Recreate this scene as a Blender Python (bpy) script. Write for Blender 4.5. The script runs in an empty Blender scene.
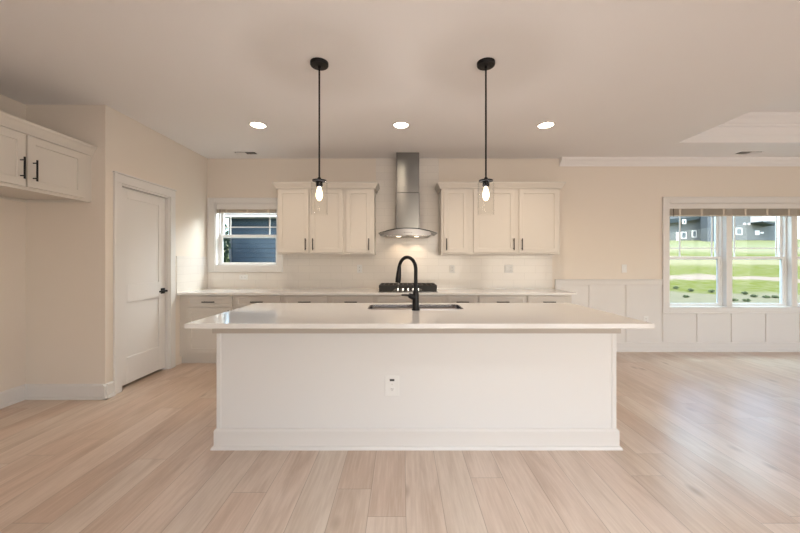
import bpy, bmesh, math, random
from mathutils import Vector
random.seed(4)
sc = bpy.context.scene
COL = sc.collection
PI = math.pi

# ------------------------------------------------------------------ camera, world, lights, exposure
cam_d = bpy.data.cameras.new('camera')
cam = bpy.data.objects.new('camera', cam_d)
COL.objects.link(cam)
cam.location = (0, 0, 1.279)
cam.rotation_euler = (PI / 2, 0, 0)
cam_d.sensor_width = 36
cam_d.lens = 340 * 36 / 800
cam_d.shift_x = -0.0025
cam_d.shift_y = -0.0064
cam_d.clip_start = 0.05
cam_d.clip_end = 400
sc.camera = cam

world = bpy.data.worlds.new('world')
sc.world = world
world.use_nodes = True
wn = world.node_tree.nodes
wn.clear()
wo = wn.new('ShaderNodeOutputWorld')
wb = wn.new('ShaderNodeBackground')
ws = wn.new('ShaderNodeTexSky')
ws.sky_type = 'NISHITA'
ws.sun_disc = False
ws.sun_elevation = math.radians(48)
ws.sun_rotation = math.radians(200)
ws.air_density = 1.0
ws.dust_density = 1.5
wb.inputs['Strength'].default_value = 0.78
world.node_tree.links.new(ws.outputs[0], wb.inputs['Color'])
world.node_tree.links.new(wb.outputs[0], wo.inputs['Surface'])

def light(name, kind, loc, rot, energy, color, **kw):
    d = bpy.data.lights.new(name, kind)
    o = bpy.data.objects.new(name, d)
    COL.objects.link(o)
    o.location = loc
    o.rotation_euler = rot
    d.energy = energy
    d.color = color
    for k, v in kw.items():
        setattr(d, k, v)
    return o

R = math.radians
light('sun', 'SUN', (-20, -30, 40), (R(46), 0, R(-38)), 1.5, (1.0, 0.95, 0.88), angle=R(0.6))
# area lamps for daylight at the rear glass doors, tilted up to brighten the ceiling
light('daylight_rear', 'AREA', (1.3, -4.32, 1.15), (R(110), 0, 0), 80, (1.0, 0.91, 0.83), shape='RECTANGLE', size=2.4, size_y=2.1)
light('daylight_rear', 'AREA', (4.6, -4.32, 1.15), (R(110), 0, 0), 75, (1.0, 0.91, 0.83), shape='RECTANGLE', size=2.4, size_y=2.1)
light('daylight_side', 'AREA', (7.62, 1.3, 1.45), (0, R(90), 0), 18, (1.0, 0.86, 0.70), shape='RECTANGLE', size=1.4, size_y=2.6)  # added lamp outside the unseen side window
light('window_fill_light', 'AREA', (5.14, 5.75, 2.75), (R(-42), 0, 0), 150, (0.72, 0.95, 1.0), shape='RECTANGLE', size=2.8, size_y=0.9)  # hidden lamp added above the dining window, throws cool light on the floor
light('window_fill_light', 'AREA', (-1.75, 5.75, 2.75), (R(-60), 0, R(-52)), 150, (0.98, 1.0, 0.96), shape='RECTANGLE', size=1.0, size_y=1.0)  # hidden lamp added above the small window to brighten the pantry wall

vs = sc.view_settings
vs.view_transform = 'Standard'
vs.look = 'None'
vs.gamma = 1
vs.use_curve_mapping = False
vs.exposure = -0.05
WARM = (1.0, 0.74, 0.50)

# ------------------------------------------------------------------ materials
def mat(name, color, rough=0.5, metal=0.0, spec=0.5, **kw):
    m = bpy.data.materials.new(name)
    m.use_nodes = True
    p = m.node_tree.nodes['Principled BSDF']
    p.inputs['Base Color'].default_value = (*color, 1)
    p.inputs['Roughness'].default_value = rough
    p.inputs['Metallic'].default_value = metal
    p.inputs['Specular IOR Level'].default_value = spec
    for k, v in kw.items():
        p.inputs[k].default_value = v
    return m

class NT:
    def __init__(s, m):
        s.t = m.node_tree
        s.p = s.t.nodes['Principled BSDF']
    def new(s, k, **kw):
        n = s.t.nodes.new(k)
        for a, b in kw.items():
            setattr(n, a, b)
        return n
    def link(s, a, b):
        s.t.links.new(a, b)
    def math(s, op, a, b=None, c=None):
        n = s.new('ShaderNodeMath', operation=op)
        for i, v in enumerate((a, b, c)):
            if v is None:
                continue
            if isinstance(v, (int, float)):
                n.inputs[i].default_value = v
            else:
                s.link(v, n.inputs[i])
        return n.outputs[0]
    def mix(s, f, a, b):
        n = s.new('ShaderNodeMix', data_type='RGBA')
        for i, v in ((0, f), (6, a), (7, b)):
            if isinstance(v, (int, float)):
                n.inputs[i].default_value = v
            elif isinstance(v, tuple):
                n.inputs[i].default_value = (*v, 1)
            else:
                s.link(v, n.inputs[i])
        return n.outputs[2]
    def noise(s, vec, scale, detail=3, rough=0.5):
        n = s.new('ShaderNodeTexNoise')
        n.inputs['Scale'].default_value = scale
        n.inputs['Detail'].default_value = detail
        n.inputs['Roughness'].default_value = rough
        if vec is not None:
            s.link(vec, n.inputs['Vector'])
        return n
    def bump(s, h, strength, dist=0.01):
        b = s.new('ShaderNodeBump')
        b.inputs['Strength'].default_value = strength
        b.inputs['Distance'].default_value = dist
        s.link(h, b.inputs['Height'])
        s.link(b.outputs[0], s.p.inputs['Normal'])

def paint(name, color, rough, bump=0.05, scale=180):
    m = mat(name, color, rough)
    n = NT(m)
    co = n.new('ShaderNodeTexCoord').outputs['Object']
    f = n.noise(co, scale, 2).outputs[0]
    n.bump(f, bump, 0.002)
    v = n.noise(co, 1.3, 2).outputs[0]
    n.link(n.mix(v, tuple(c * 0.985 for c in color), tuple(min(1, c * 1.015) for c in color)), n.p.inputs['Base Color'])
    return m

M = {}
M['wall'] = paint('wall paint', (0.76, 0.69, 0.61), 0.6)
M['ceiling'] = paint('ceiling paint', (0.84, 0.82, 0.815), 0.8)
M['trim'] = paint('semi gloss trim paint', (0.73, 0.71, 0.69), 0.35, 0.02)
M['cabinet'] = paint('cream cabinet lacquer', (0.67, 0.63, 0.575), 0.38, 0.01)
M['island'] = paint('island panel paint', (0.74, 0.735, 0.73), 0.42, 0.015)
M['apron'] = mat('tan apron strip', (0.47, 0.42, 0.37), 0.6)  # strip under the slab, darker tan than the island panels
M['black'] = mat('matte black metal', (0.012, 0.012, 0.013), 0.38, 0.6)
M['iron'] = mat('cast iron', (0.018, 0.016, 0.015), 0.55)
M['vinyl'] = mat('white vinyl', (0.86, 0.87, 0.87), 0.4)
M['plate'] = mat('white plastic', (0.79, 0.79, 0.78), 0.35)
M['slot'] = mat('dark slot', (0.03, 0.03, 0.03), 0.6)
M['grey_slot'] = mat('grey socket face', (0.55, 0.54, 0.52), 0.5)
M['dark_void'] = mat('dark opening', (0.01, 0.01, 0.01), 0.9)
M['ventdark'] = mat('vent duct', (0.05, 0.045, 0.04), 0.8)
M['blind'] = paint('blind slats', (0.56, 0.50, 0.43), 0.5, 0.02, 90)
M['blind_edge'] = mat('blind ladder tape', (0.62, 0.555, 0.475), 0.7)  # plain colour of the ladder tapes
M['chrome'] = mat('chrome', (0.75, 0.75, 0.75), 0.12, 1.0)

def quartz():
    m = mat('white quartz', (0.82, 0.80, 0.77), 0.07, 0, 0.55)
    n = NT(m)
    co = n.new('ShaderNodeTexCoord').outputs['Object']
    a = n.noise(co, 300, 2).outputs[0]
    b = n.noise(co, 2.5, 5, 0.65).outputs[0]
    c = n.mix(a, (0.745, 0.735, 0.715), (0.79, 0.78, 0.765))
    r = n.new('ShaderNodeValToRGB')
    r.color_ramp.elements[0].position = 0.47
    r.color_ramp.elements[0].color = (0, 0, 0, 1)
    r.color_ramp.elements[1].position = 0.5
    r.color_ramp.elements[1].color = (1, 1, 1, 1)
    e = r.color_ramp.elements.new(0.53)
    e.color = (0, 0, 0, 1)
    n.link(b, r.inputs[0])
    f = n.math('MULTIPLY', r.outputs[0], 0.03)
    n.link(n.mix(f, c, (0.58, 0.56, 0.54)), n.p.inputs['Base Color'])
    return m
M['quartz'] = quartz()

def steel():
    m = mat('brushed stainless', (0.215, 0.215, 0.21), 0.2, 1.0)
    n = NT(m)
    n.p.inputs['Anisotropic'].default_value = 0.9
    n.p.inputs['Anisotropic Rotation'].default_value = 0.25
    tg = n.new('ShaderNodeTangent', direction_type='RADIAL', axis='Z')
    n.link(tg.outputs[0], n.p.inputs['Tangent'])
    co = n.new('ShaderNodeTexCoord').outputs['Object']
    mp = n.new('ShaderNodeMapping')
    mp.inputs['Scale'].default_value = (2, 2, 900)
    n.link(co, mp.inputs[0])
    f = n.noise(mp.outputs[0], 1.0, 2).outputs[0]
    n.bump(f, 0.03, 0.001)
    return m
M['steel'] = steel()
M['bowl_steel'] = mat('dark polished bowl steel', (0.30, 0.29, 0.30), 0.16, 1.0)
M['hood_steel'] = mat('satin hood steel', (0.42, 0.41, 0.40), 0.42, 1.0)
M['sink_steel'] = mat('satin sink steel', (0.36, 0.35, 0.345), 0.25, 1.0)

def thin_glass(name, tint=(1, 1, 1), ior=1.45, rough=0.0):
    m = bpy.data.materials.new(name)
    m.use_nodes = True
    t = m.node_tree
    t.nodes.clear()
    o = t.nodes.new('ShaderNodeOutputMaterial')
    mx = t.nodes.new('ShaderNodeMixShader')
    tr = t.nodes.new('ShaderNodeBsdfTransparent')
    gl = t.nodes.new('ShaderNodeBsdfGlossy')
    lw = t.nodes.new('ShaderNodeLayerWeight')
    lw.inputs['Blend'].default_value = 0.5
    pw = t.nodes.new('ShaderNodeMath'); pw.operation = 'POWER'; pw.inputs[1].default_value = 5
    ma = t.nodes.new('ShaderNodeMath'); ma.operation = 'MULTIPLY_ADD'
    f0 = ((ior - 1) / (ior + 1)) ** 2
    ma.inputs[1].default_value = 1 - f0; ma.inputs[2].default_value = f0
    t.links.new(lw.outputs['Facing'], pw.inputs[0]); t.links.new(pw.outputs[0], ma.inputs[0])
    tr.inputs['Color'].default_value = (*tint, 1)
    gl.inputs['Roughness'].default_value = rough
    t.links.new(ma.outputs[0], mx.inputs[0])
    t.links.new(tr.outputs[0], mx.inputs[1])
    t.links.new(gl.outputs[0], mx.inputs[2])
    t.links.new(mx.outputs[0], o.inputs[0])
    return m
M['glass'] = thin_glass('window glass', (0.96, 0.985, 0.98), 1.22)
M['shade'] = thin_glass('clear shade glass', (0.985, 0.985, 0.98), 1.18)
M['hood_glass'] = thin_glass('smoked hood glass', (0.42, 0.47, 0.50), 1.5)

def emit(name, color, strength):
    m = bpy.data.materials.new(name)
    m.use_nodes = True
    t = m.node_tree
    t.nodes.clear()
    o = t.nodes.new('ShaderNodeOutputMaterial')
    e = t.nodes.new('ShaderNodeEmission')
    e.inputs[0].default_value = (*color, 1)
    e.inputs[1].default_value = strength
    t.links.new(e.outputs[0], o.inputs[0])
    return m
M['bulb'] = emit('glowing bulb', (1.0, 0.80, 0.52), 9)
_t = M['bulb'].node_tree
_mx = _t.nodes.new('ShaderNodeMixShader'); _mx.inputs[0].default_value = 0.35
_tr = _t.nodes.new('ShaderNodeBsdfTransparent')
_t.links.new(_tr.outputs[0], _mx.inputs[1])
_t.links.new([n for n in _t.nodes if n.type == 'EMISSION'][0].outputs[0], _mx.inputs[2])
_t.links.new(_mx.outputs[0], [n for n in _t.nodes if n.type == 'OUTPUT_MATERIAL'][0].inputs[0])
M['lens'] = emit('lit lens', (1.0, 0.85, 0.64), 22)
M['hoodled'] = emit('lit hood lamp', (1.0, 0.80, 0.55), 10)

def tiles():
    m = mat('white gloss subway tile', (0.78, 0.74, 0.69), 0.16, 0, 0.5)
    n = NT(m)
    co = n.new('ShaderNodeTexCoord').outputs['Object']
    sx = n.new('ShaderNodeSeparateXYZ')
    n.link(co, sx.inputs[0])
    cb = n.new('ShaderNodeCombineXYZ')
    n.link(n.math('ADD', sx.outputs[0], sx.outputs[1]), cb.inputs[0])
    n.link(sx.outputs[2], cb.inputs[1])
    b = n.new('ShaderNodeTexBrick')
    b.offset = 0.5
    b.inputs['Scale'].default_value = 1
    b.inputs['Brick Width'].default_value = 0.305
    b.inputs['Row Height'].default_value = 0.1015
    b.inputs['Mortar Size'].default_value = 0.0022
    b.inputs['Mortar Smooth'].default_value = 0.4
    b.inputs['Color1'].default_value = (0.80, 0.755, 0.70, 1)
    b.inputs['Color2'].default_value = (0.775, 0.73, 0.68, 1)
    b.inputs['Mortar'].default_value = (0.68, 0.64, 0.59, 1)
    n.link(cb.outputs[0], b.inputs['Vector'])
    n.link(b.outputs['Color'], n.p.inputs['Base Color'])
    h = n.math('SUBTRACT', 1.0, b.outputs['Fac'])
    wv = n.noise(co, 9, 2).outputs[0]
    n.bump(n.math('ADD', h, n.math('MULTIPLY', wv, 0.5)), 0.25, 0.0015)
    return m
M['tile'] = tiles()

def floor_mat():
    m = mat('light oak planks', (0.5, 0.4, 0.3), 0.42, 0, 0.5)
    n = NT(m)
    co = n.new('ShaderNodeTexCoord').outputs['Object']
    sx = n.new('ShaderNodeSeparateXYZ')
    n.link(co, sx.inputs[0])
    X, Y = sx.outputs[0], sx.outputs[1]
    W, L = 0.1925, 1.52
    u = n.math('DIVIDE', n.math('SUBTRACT', X, 0.02), W)
    row = n.math('FLOOR', u)
    wn1 = n.new('ShaderNodeTexWhiteNoise', noise_dimensions='1D')
    n.link(n.math('ADD', row, 37.3), wn1.inputs['W'])
    v = n.math('DIVIDE', n.math('ADD', Y, n.math('MULTIPLY', wn1.outputs[0], L * 3)), L)
    colm = n.math('FLOOR', v)
    cid = n.new('ShaderNodeCombineXYZ')
    n.link(row, cid.inputs[0]); n.link(colm, cid.inputs[1])
    wn2 = n.new('ShaderNodeTexWhiteNoise', noise_dimensions='2D')
    n.link(cid.outputs[0], wn2.inputs['Vector'])
    idv = wn2.outputs[0]
    wn3 = n.new('ShaderNodeTexWhiteNoise', noise_dimensions='2D')
    c2 = n.new('ShaderNodeCombineXYZ')
    n.link(n.math('ADD', row, 91.7), c2.inputs[0]); n.link(colm, c2.inputs[1])
    n.link(c2.outputs[0], wn3.inputs['Vector'])
    # grain coordinates
    g = n.new('ShaderNodeCombineXYZ')
    n.link(n.math('ADD', X, n.math('MULTIPLY', idv, 31.0)), g.inputs[0])
    n.link(n.math('MULTIPLY', Y, 0.055), g.inputs[1])
    n.link(n.math('MULTIPLY', wn3.outputs[0], 17.0), g.inputs[2])
    fine = n.noise(g.outputs[0], 75, 4, 0.6).outputs[0]
    g2 = n.new('ShaderNodeCombineXYZ')
    n.link(n.math('ADD', X, n.math('MULTIPLY', wn3.outputs[0], 23.0)), g2.inputs[0])
    n.link(n.math('MULTIPLY', Y, 0.16), g2.inputs[1])
    n.link(n.math('MULTIPLY', idv, 9.0), g2.inputs[2])
    broad = n.noise(g2.outputs[0], 9, 3, 0.55)
    broad.inputs['Distortion'].default_value = 0.6
    c = n.mix(idv, (0.575, 0.435, 0.335), (0.695, 0.59, 0.495))
    c = n.mix(n.math('MULTIPLY', wn3.outputs[0], 0.45), c, (0.67, 0.475, 0.38))
    def ramp(f, a, b):
        mr = n.new('ShaderNodeMapRange')
        mr.inputs['From Min'].default_value = a
        mr.inputs['From Max'].default_value = b
        n.link(f, mr.inputs[0])
        return mr.outputs[0]
    c = n.mix(n.math('MULTIPLY', ramp(broad.outputs[0], 0.45, 0.72), 0.55), c, (0.42, 0.29, 0.205))
    c = n.mix(n.math('MULTIPLY', ramp(fine, 0.45, 0.75), 0.28), c, (0.40, 0.28, 0.205))
    c = n.mix(n.math('MULTIPLY', ramp(fine, 0.50, 0.25), 0.30), c, (0.76, 0.66, 0.56))
    # knots
    kv = n.new('ShaderNodeCombineXYZ')
    n.link(n.math('ADD', X, n.math('MULTIPLY', idv, 5.0)), kv.inputs[0])
    n.link(n.math('MULTIPLY', Y, 0.5), kv.inputs[1])
    vo = n.new('ShaderNodeTexVoronoi')
    vo.inputs['Scale'].default_value = 3.6
    n.link(kv.outputs[0], vo.inputs['Vector'])
    knot = ramp(n.math('ADD', vo.outputs['Distance'], n.math('MULTIPLY', n.math('SUBTRACT', fine, 0.5), 0.10)), 0.13, 0.03)
    c = n.mix(n.math('MULTIPLY', knot, 0.6), c, (0.27, 0.17, 0.11))
    # seams
    fu = n.math('FRACT', u); fv = n.math('FRACT', v)
    du = n.math('MULTIPLY', n.math('MINIMUM', fu, n.math('SUBTRACT', 1.0, fu)), W)
    dv = n.math('MULTIPLY', n.math('MINIMUM', fv, n.math('SUBTRACT', 1.0, fv)), L)
    d = n.math('MINIMUM', du, dv)
    seam = ramp(d, 0.0022, 0.0006)
    c = n.mix(n.math('MULTIPLY', seam, 0.6), c, (0.22, 0.15, 0.10))
    n.link(c, n.p.inputs['Base Color'])
    n.link(n.math('ADD', 0.24, n.math('MULTIPLY', fine, 0.12)), n.p.inputs['Roughness'])
    h = n.math('SUBTRACT', n.math('MULTIPLY', fine, 0.25), seam)
    n.bump(h, 0.25, 0.002)
    return m
M['floor'] = floor_mat()

def grass_mat():
    m = mat('patchy lawn', (0.3, 0.4, 0.1), 0.9, 0, 0.1)
    n = NT(m)
    co = n.new('ShaderNodeTexCoord').outputs['Object']
    sx = n.new('ShaderNodeSeparateXYZ')
    n.link(co, sx.inputs[0])
    big = n.noise(co, 0.22, 4, 0.6).outputs[0]
    yy = n.math('ADD', sx.outputs[1], n.math('MULTIPLY', n.math('SUBTRACT', sx.outputs[0], 20.0), 0.16))
    yy = n.math('ADD', yy, n.math('MULTIPLY', n.math('SUBTRACT', big, 0.5), 7.0))
    t = n.math('DIVIDE', yy, 80.0)
    r = n.new('ShaderNodeValToRGB')
    r.color_ramp.interpolation = 'LINEAR'
    GREEN, STRAW, TAN, DIRT = (0.165, 0.19, 0.016), (0.36, 0.33, 0.16), (0.27, 0.245, 0.14), (0.42, 0.32, 0.24)
    stops = [(0.0, TAN), (16.4, TAN), (17.2, GREEN), (20.8, GREEN), (21.2, DIRT), (22.9, DIRT), (23.4, GREEN), (27.8, GREEN), (29.5, STRAW),
             (35.0, STRAW), (36.5, GREEN), (39, (0.20, 0.25, 0.06)), (42, STRAW), (47, (0.36, 0.36, 0.20)), (55, (0.30, 0.33, 0.15)), (78, GREEN)]
    els = r.color_ramp.elements
    els[0].position = 0; els[0].color = (*stops[0][1], 1)
    els[1].position = stops[-1][0] / 80; els[1].color = (*stops[-1][1], 1)
    for y, c in stops[1:-1]:
        e = els.new(y / 80); e.color = (*c, 1)
    n.link(t, r.inputs[0])
    small = n.noise(co, 2.2, 5, 0.7).outputs[0]
    mr = n.new('ShaderNodeMapRange')
    mr.inputs['From Min'].default_value = 0.40; mr.inputs['From Max'].default_value = 0.68
    n.link(small, mr.inputs[0])
    c = n.mix(n.math('MULTIPLY', mr.outputs[0], 0.65), r.outputs[0], (0.34, 0.31, 0.17))
    n.link(c, n.p.inputs['Base Color'])
    return m
M['grass'] = grass_mat()

def siding(name, color, row, lo=0.8):
    m = mat(name, color, 0.6)
    n = NT(m)
    co = n.new('ShaderNodeTexCoord').outputs['Object']
    sx = n.new('ShaderNodeSeparateXYZ')
    n.link(co, sx.inputs[0])
    f = n.math('FRACT', n.math('DIVIDE', sx.outputs[2], row))
    n.bump(n.math('SUBTRACT', 1.0, f), 1.0, 0.02)
    mr = n.new('ShaderNodeMapRange')
    mr.inputs['From Min'].default_value = 0.84; mr.inputs['From Max'].default_value = 0.93
    n.link(f, mr.inputs[0])
    n.link(n.mix(mr.outputs[0], color, tuple(c * lo for c in color)), n.p.inputs['Base Color'])
    return m
M['blue_siding'] = siding('slate blue lap siding', (0.013, 0.040, 0.064), 0.17, 0.5)
M['grey_siding'] = siding('grey lap siding', (0.15, 0.165, 0.165), 0.2)
M['dark_siding'] = siding('darker grey lap siding', (0.10, 0.115, 0.125), 0.2)
M['shingle'] = mat('asphalt shingles', (0.035, 0.05, 0.055), 0.9)
M['white_ext'] = mat('white exterior trim', (0.80, 0.81, 0.81), 0.5)
M['dark_glass'] = mat('dark house glass', (0.12, 0.15, 0.17), 0.1)
M['leaf'] = mat('dark leaves', (0.02, 0.045, 0.015), 0.7)
M['leaf_dry'] = mat('dull green leaves', (0.085, 0.115, 0.04), 0.8)
M['bark'] = mat('bark', (0.10, 0.07, 0.05), 0.9)

# ------------------------------------------------------------------ mesh helpers
class B:
    def __init__(s):
        s.bm = bmesh.new()
    def box(s, x0, x1, y0, y1, z0, z1, bev=0.0, seg=1):
        x0, x1 = sorted((x0, x1)); y0, y1 = sorted((y0, y1)); z0, z1 = sorted((z0, z1))
        vs_ = [s.bm.verts.new(p) for p in ((x0, y0, z0), (x1, y0, z0), (x1, y1, z0), (x0, y1, z0), (x0, y0, z1), (x1, y0, z1), (x1, y1, z1), (x0, y1, z1))]
        fs = [s.bm.faces.new([vs_[i] for i in q]) for q in ((0, 3, 2, 1), (4, 5, 6, 7), (0, 1, 5, 4), (1, 2, 6, 5), (2, 3, 7, 6), (3, 0, 4, 7))]
        if bev > 0:
            es = list({e for f in fs for e in f.edges})
            bmesh.ops.bevel(s.bm, geom=es, offset=bev, segments=seg, profile=0.5, affect='EDGES', clamp_overlap=True)
        return s
    def loops(s, rings, caps=True, closed=True):
        rv = [[s.bm.verts.new(p) for p in r] for r in rings]
        n = len(rv[0])
        for a, b in zip(rv, rv[1:]):
            for i in range(n if closed else n - 1):
                j = (i + 1) % n
                try:
                    s.bm.faces.new((a[i], a[j], b[j], b[i]))
                except ValueError:
                    pass
        if caps:
            s.bm.faces.new(list(reversed(rv[0])))
            s.bm.faces.new(rv[-1])
        return s
    def lathe(s, cx, cy, prof, seg=28, caps=True):
        """prof: list of (radius, z)"""
        rings = [[(cx + r * math.cos(2 * PI * k / seg), cy + r * math.sin(2 * PI * k / seg), z) for k in range(seg)] for r, z in prof]
        return s.loops(rings, caps)
    def tube(s, pts, rad, seg=14, caps=True):
        pts = [Vector(p) for p in pts]
        if isinstance(rad, (int, float)):
            rad = [rad] * len(pts)
        up = None
        rings = []
        for i, p in enumerate(pts):
            t = (pts[min(i + 1, len(pts) - 1)] - pts[max(i - 1, 0)]).normalized()
            if up is None:
                up = Vector((0, 0, 1)) if abs(t.z) < 0.9 else Vector((1, 0, 0))
            a = (up - t * up.dot(t)).normalized()
            b = t.cross(a)
            up = a
            rings.append([tuple(p + (a * math.cos(2 * PI * k / seg) + b * math.sin(2 * PI * k / seg)) * rad[i]) for k in range(seg)])
        return s.loops(rings, caps)
    def prism(s, prof, p0, p1, out):
        """profile (d, z) swept from p0 to p1 (xy), d measured along out (xy)"""
        rings = [[(p[0] + out[0] * d, p[1] + out[1] * d, z) for d, z in prof] for p in (p0, p1)]
        return s.loops(rings, True)
    def shaker(s, o, u, v, n, w, h, t=0.02, fw=0.057, rec=0.008, sl=0.004):
        """shaker front: o lower corner on back plane, u width dir, v height dir, n outward"""
        o, u, v, n = Vector(o), Vector(u), Vector(v), Vector(n)
        def rect(i, d):
            return [o + u * i + v * i + n * d, o + u * (w - i) + v * i + n * d, o + u * (w - i) + v * (h - i) + n * d, o + u * i + v * (h - i) + n * d]
        b = 0.002
        rings = [rect(0, 0), rect(0, t - b), rect(b, t), rect(fw, t), rect(fw + sl, t - rec)]
        s.loops(rings, True)
        return s
    def rings_rect(s, prof, x0, x1, yf, yb, side=(1, 1), z=True):
        """prof (offset, z): footprint grows left/right/front by offset, back fixed"""
        rings = []
        for o, zz in prof:
            rings.append([(x0 - o * side[0], yf - o, zz), (x1 + o * side[1], yf - o, zz), (x1 + o * side[1], yb, zz), (x0 - o * side[0], yb, zz)])
        return s.loops(rings, True)

def put(name, b, m, parent=None, smooth=False, off=(0, 0, 0), recalc=True):
    bm = b.bm
    if recalc:
        bmesh.ops.recalc_face_normals(bm, faces=bm.faces[:])
    o3 = Vector(off)
    if parent is not None:
        p = parent
        while p is not None:
            o3 = o3 + p.location
            p = p.parent
    for v in bm.verts:
        v.co -= o3
    me = bpy.data.meshes.new(name)
    bm.to_mesh(me)
    bm.free()
    if smooth:
        for p in me.polygons:
            p.use_smooth = True
        try:
            me.set_sharp_from_angle(angle=R(35))
        except Exception:
            pass
    me.materials.append(m)
    o = bpy.data.objects.new(name, me)
    COL.objects.link(o)
    if parent is not None:
        o.parent = parent
    else:
        o.location = off
    return o

def tag(o, label=None, cat=None, group=None, kind=None):
    if label: o['label'] = label
    if cat: o['category'] = cat
    if group: o['group'] = group
    if kind: o['kind'] = kind
    return o

def thing(name, label, cat, loc, group=None):
    o = bpy.data.objects.new(name, None)
    COL.objects.link(o)
    o.location = loc
    o.empty_display_size = 0.1
    return tag(o, label, cat, group)

def struct(name, b, m, label=None, parent=None, smooth=False):
    o = put(name, b, m, parent, smooth)
    if parent is None:
        tag(o, label, None, None, 'structure')
    return o

def copy_tree(o, parent=None):
    c = o.copy()
    COL.objects.link(c)
    c.parent = parent
    for ch in list(o.children):
        copy_tree(ch, c)
    return c

# ------------------------------------------------------------------ room numbers
YB = 4.83            # back wall
XL = -2.765          # wall with the pantry door
YN = 3.17            # short wall beside the fridge niche
XN = -3.51           # niche / far left wall
XR = 7.4
YR = -4.0
H = 2.74
XP = -4.4

# floor
struct('floor', B().box(XP - 0.15, XR + 0.15, YR - 0.15, YB + 0.15, -0.12, 0), M['floor'], 'light oak plank floor')

# ceiling with raised tray over the dining side
TX0, TX1, TY0, TY1, TZ = 3.38, 7.0, 0.3, 4.2, 3.08
c = B()
c.box(XP - 0.15, TX0, YR - 0.15, YB + 0.15, H, H + 0.12)
c.box(TX1, XR + 0.15, YR - 0.15, YB + 0.15, H, H + 0.12)
c.box(TX0, TX1, TY1, YB + 0.15, H, H + 0.12)
c.box(TX0, TX1, YR - 0.15, TY0, H, H + 0.12)
c.box(TX0 - 0.1, TX1 + 0.1, TY0 - 0.1, TY1 + 0.1, TZ, TZ + 0.1)
c.box(TX0 - 0.1, TX0, TY0 - 0.1, TY1 + 0.1, H + 0.12, TZ)
c.box(TX1, TX1 + 0.1, TY0 - 0.1, TY1 + 0.1, H + 0.12, TZ)
c.box(TX0, TX1, TY0 - 0.1, TY0, H + 0.12, TZ)
c.box(TX0, TX1, TY1, TY1 + 0.1, H + 0.12, TZ)
struct('ceiling', c, M['ceiling'], 'flat warm white ceiling with a raised tray')

CROWN = [(0, 0), (0.012, 0.0), (0.016, 0.022), (0.03, 0.03), (0.05, 0.06), (0.078, 0.082), (0.085, 0.1), (0.085, 0.112), (0, 0.112)]
def crown(b, p0, p1, out, top, k=1.0):
    b.prism([(d * k, top - 0.112 * k + z * k) for d, z in CROWN], p0, p1, out)
b = B()
for p0, p1, o in (((TX0, TY1), (TX1, TY1), (0, -1)), ((TX0, TY0), (TX0, TY1), (1, 0)), ((TX1, TY0), (TX1, TY1), (-1, 0)), ((TX0, TY0), (TX1, TY0), (0, 1))):
    crown(b, p0, p1, o, TZ, 1.25)
    b.prism([(0, H + 0.0), (0.018, H), (0.018, H + 0.09), (0.008, H + 0.10), (0, H + 0.10)], p0, p1, o)
struct('trim_1', b, M['ceiling'], 'crown moulding inside the raised ceiling tray')
b = B()
crown(b, (2.235, YB), (XR, YB), (0, -1), H)
crown(b, (XR, YR), (XR, YB), (-1, 0), H)
struct('trim_2', b, M['ceiling'], 'crown moulding along the dining wall')

# back wall with two window openings
W1 = dict(x0=-2.653, x1=-1.775, z0=1.212, z1=2.105)
W2 = dict(x0=3.79, x1=6.49, z0=0.622, z1=2.108)
T = 0.16
b = B()
xs = [XP - 0.15, W1['x0'], W1['x1'], W2['x0'], W2['x1'], XR + 0.15]
b.box(xs[0], xs[1], YB, YB + T, 0, H)
b.box(xs[1], xs[2], YB, YB + T, 0, W1['z0'])
b.box(xs[1], xs[2], YB, YB + T, W1['z1'], H)
b.box(xs[2], xs[3], YB, YB + T, 0, H)
b.box(xs[3], xs[4], YB, YB + T, 0, W2['z0'])
b.box(xs[3], xs[4], YB, YB + T, W2['z1'], H)
b.box(xs[4], xs[5], YB, YB + T, 0, H)
struct('wall_back', b, M['wall'], 'warm white wall behind the kitchen counter')
# left wall with pantry door
DY0, DY1, DZ = 3.335, 4.045, 2.045
b = B()
b.box(XL - 0.12, XL, YN, DY0, 0, H)
b.box(XL - 0.12, XL, DY1, YB, 0, H)
b.box(XL - 0.12, XL, DY0, DY1, DZ, H)
b.box(XP, XL - 0.12, YN, YN + 0.12, 0, H)
struct('wall_left', b, M['wall'], 'warm white wall holding the pantry door')
struct('wall_pantry', B().box(XP - 0.15, XP, YR - 0.15, YB, 0, H), M['wall'], 'outer wall behind the pantry')
struct('wall_niche', B().box(XN - 0.12, XN, YR, YN, 0, H), M['wall'], 'wall behind the fridge cabinet')
# right wall with a side window opening
b = B()
b.box(XR, XR + 0.15, YR, -0.05, 0, H)
b.box(XR, XR + 0.15, 2.65, YB, 0, H)
b.box(XR, XR + 0.15, -0.05, 2.65, 0, 0.72)
b.box(XR, XR + 0.15, -0.05, 2.65, 2.15, H)
struct('wall_right', b, M['wall'], 'wall at the dining side')
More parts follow.
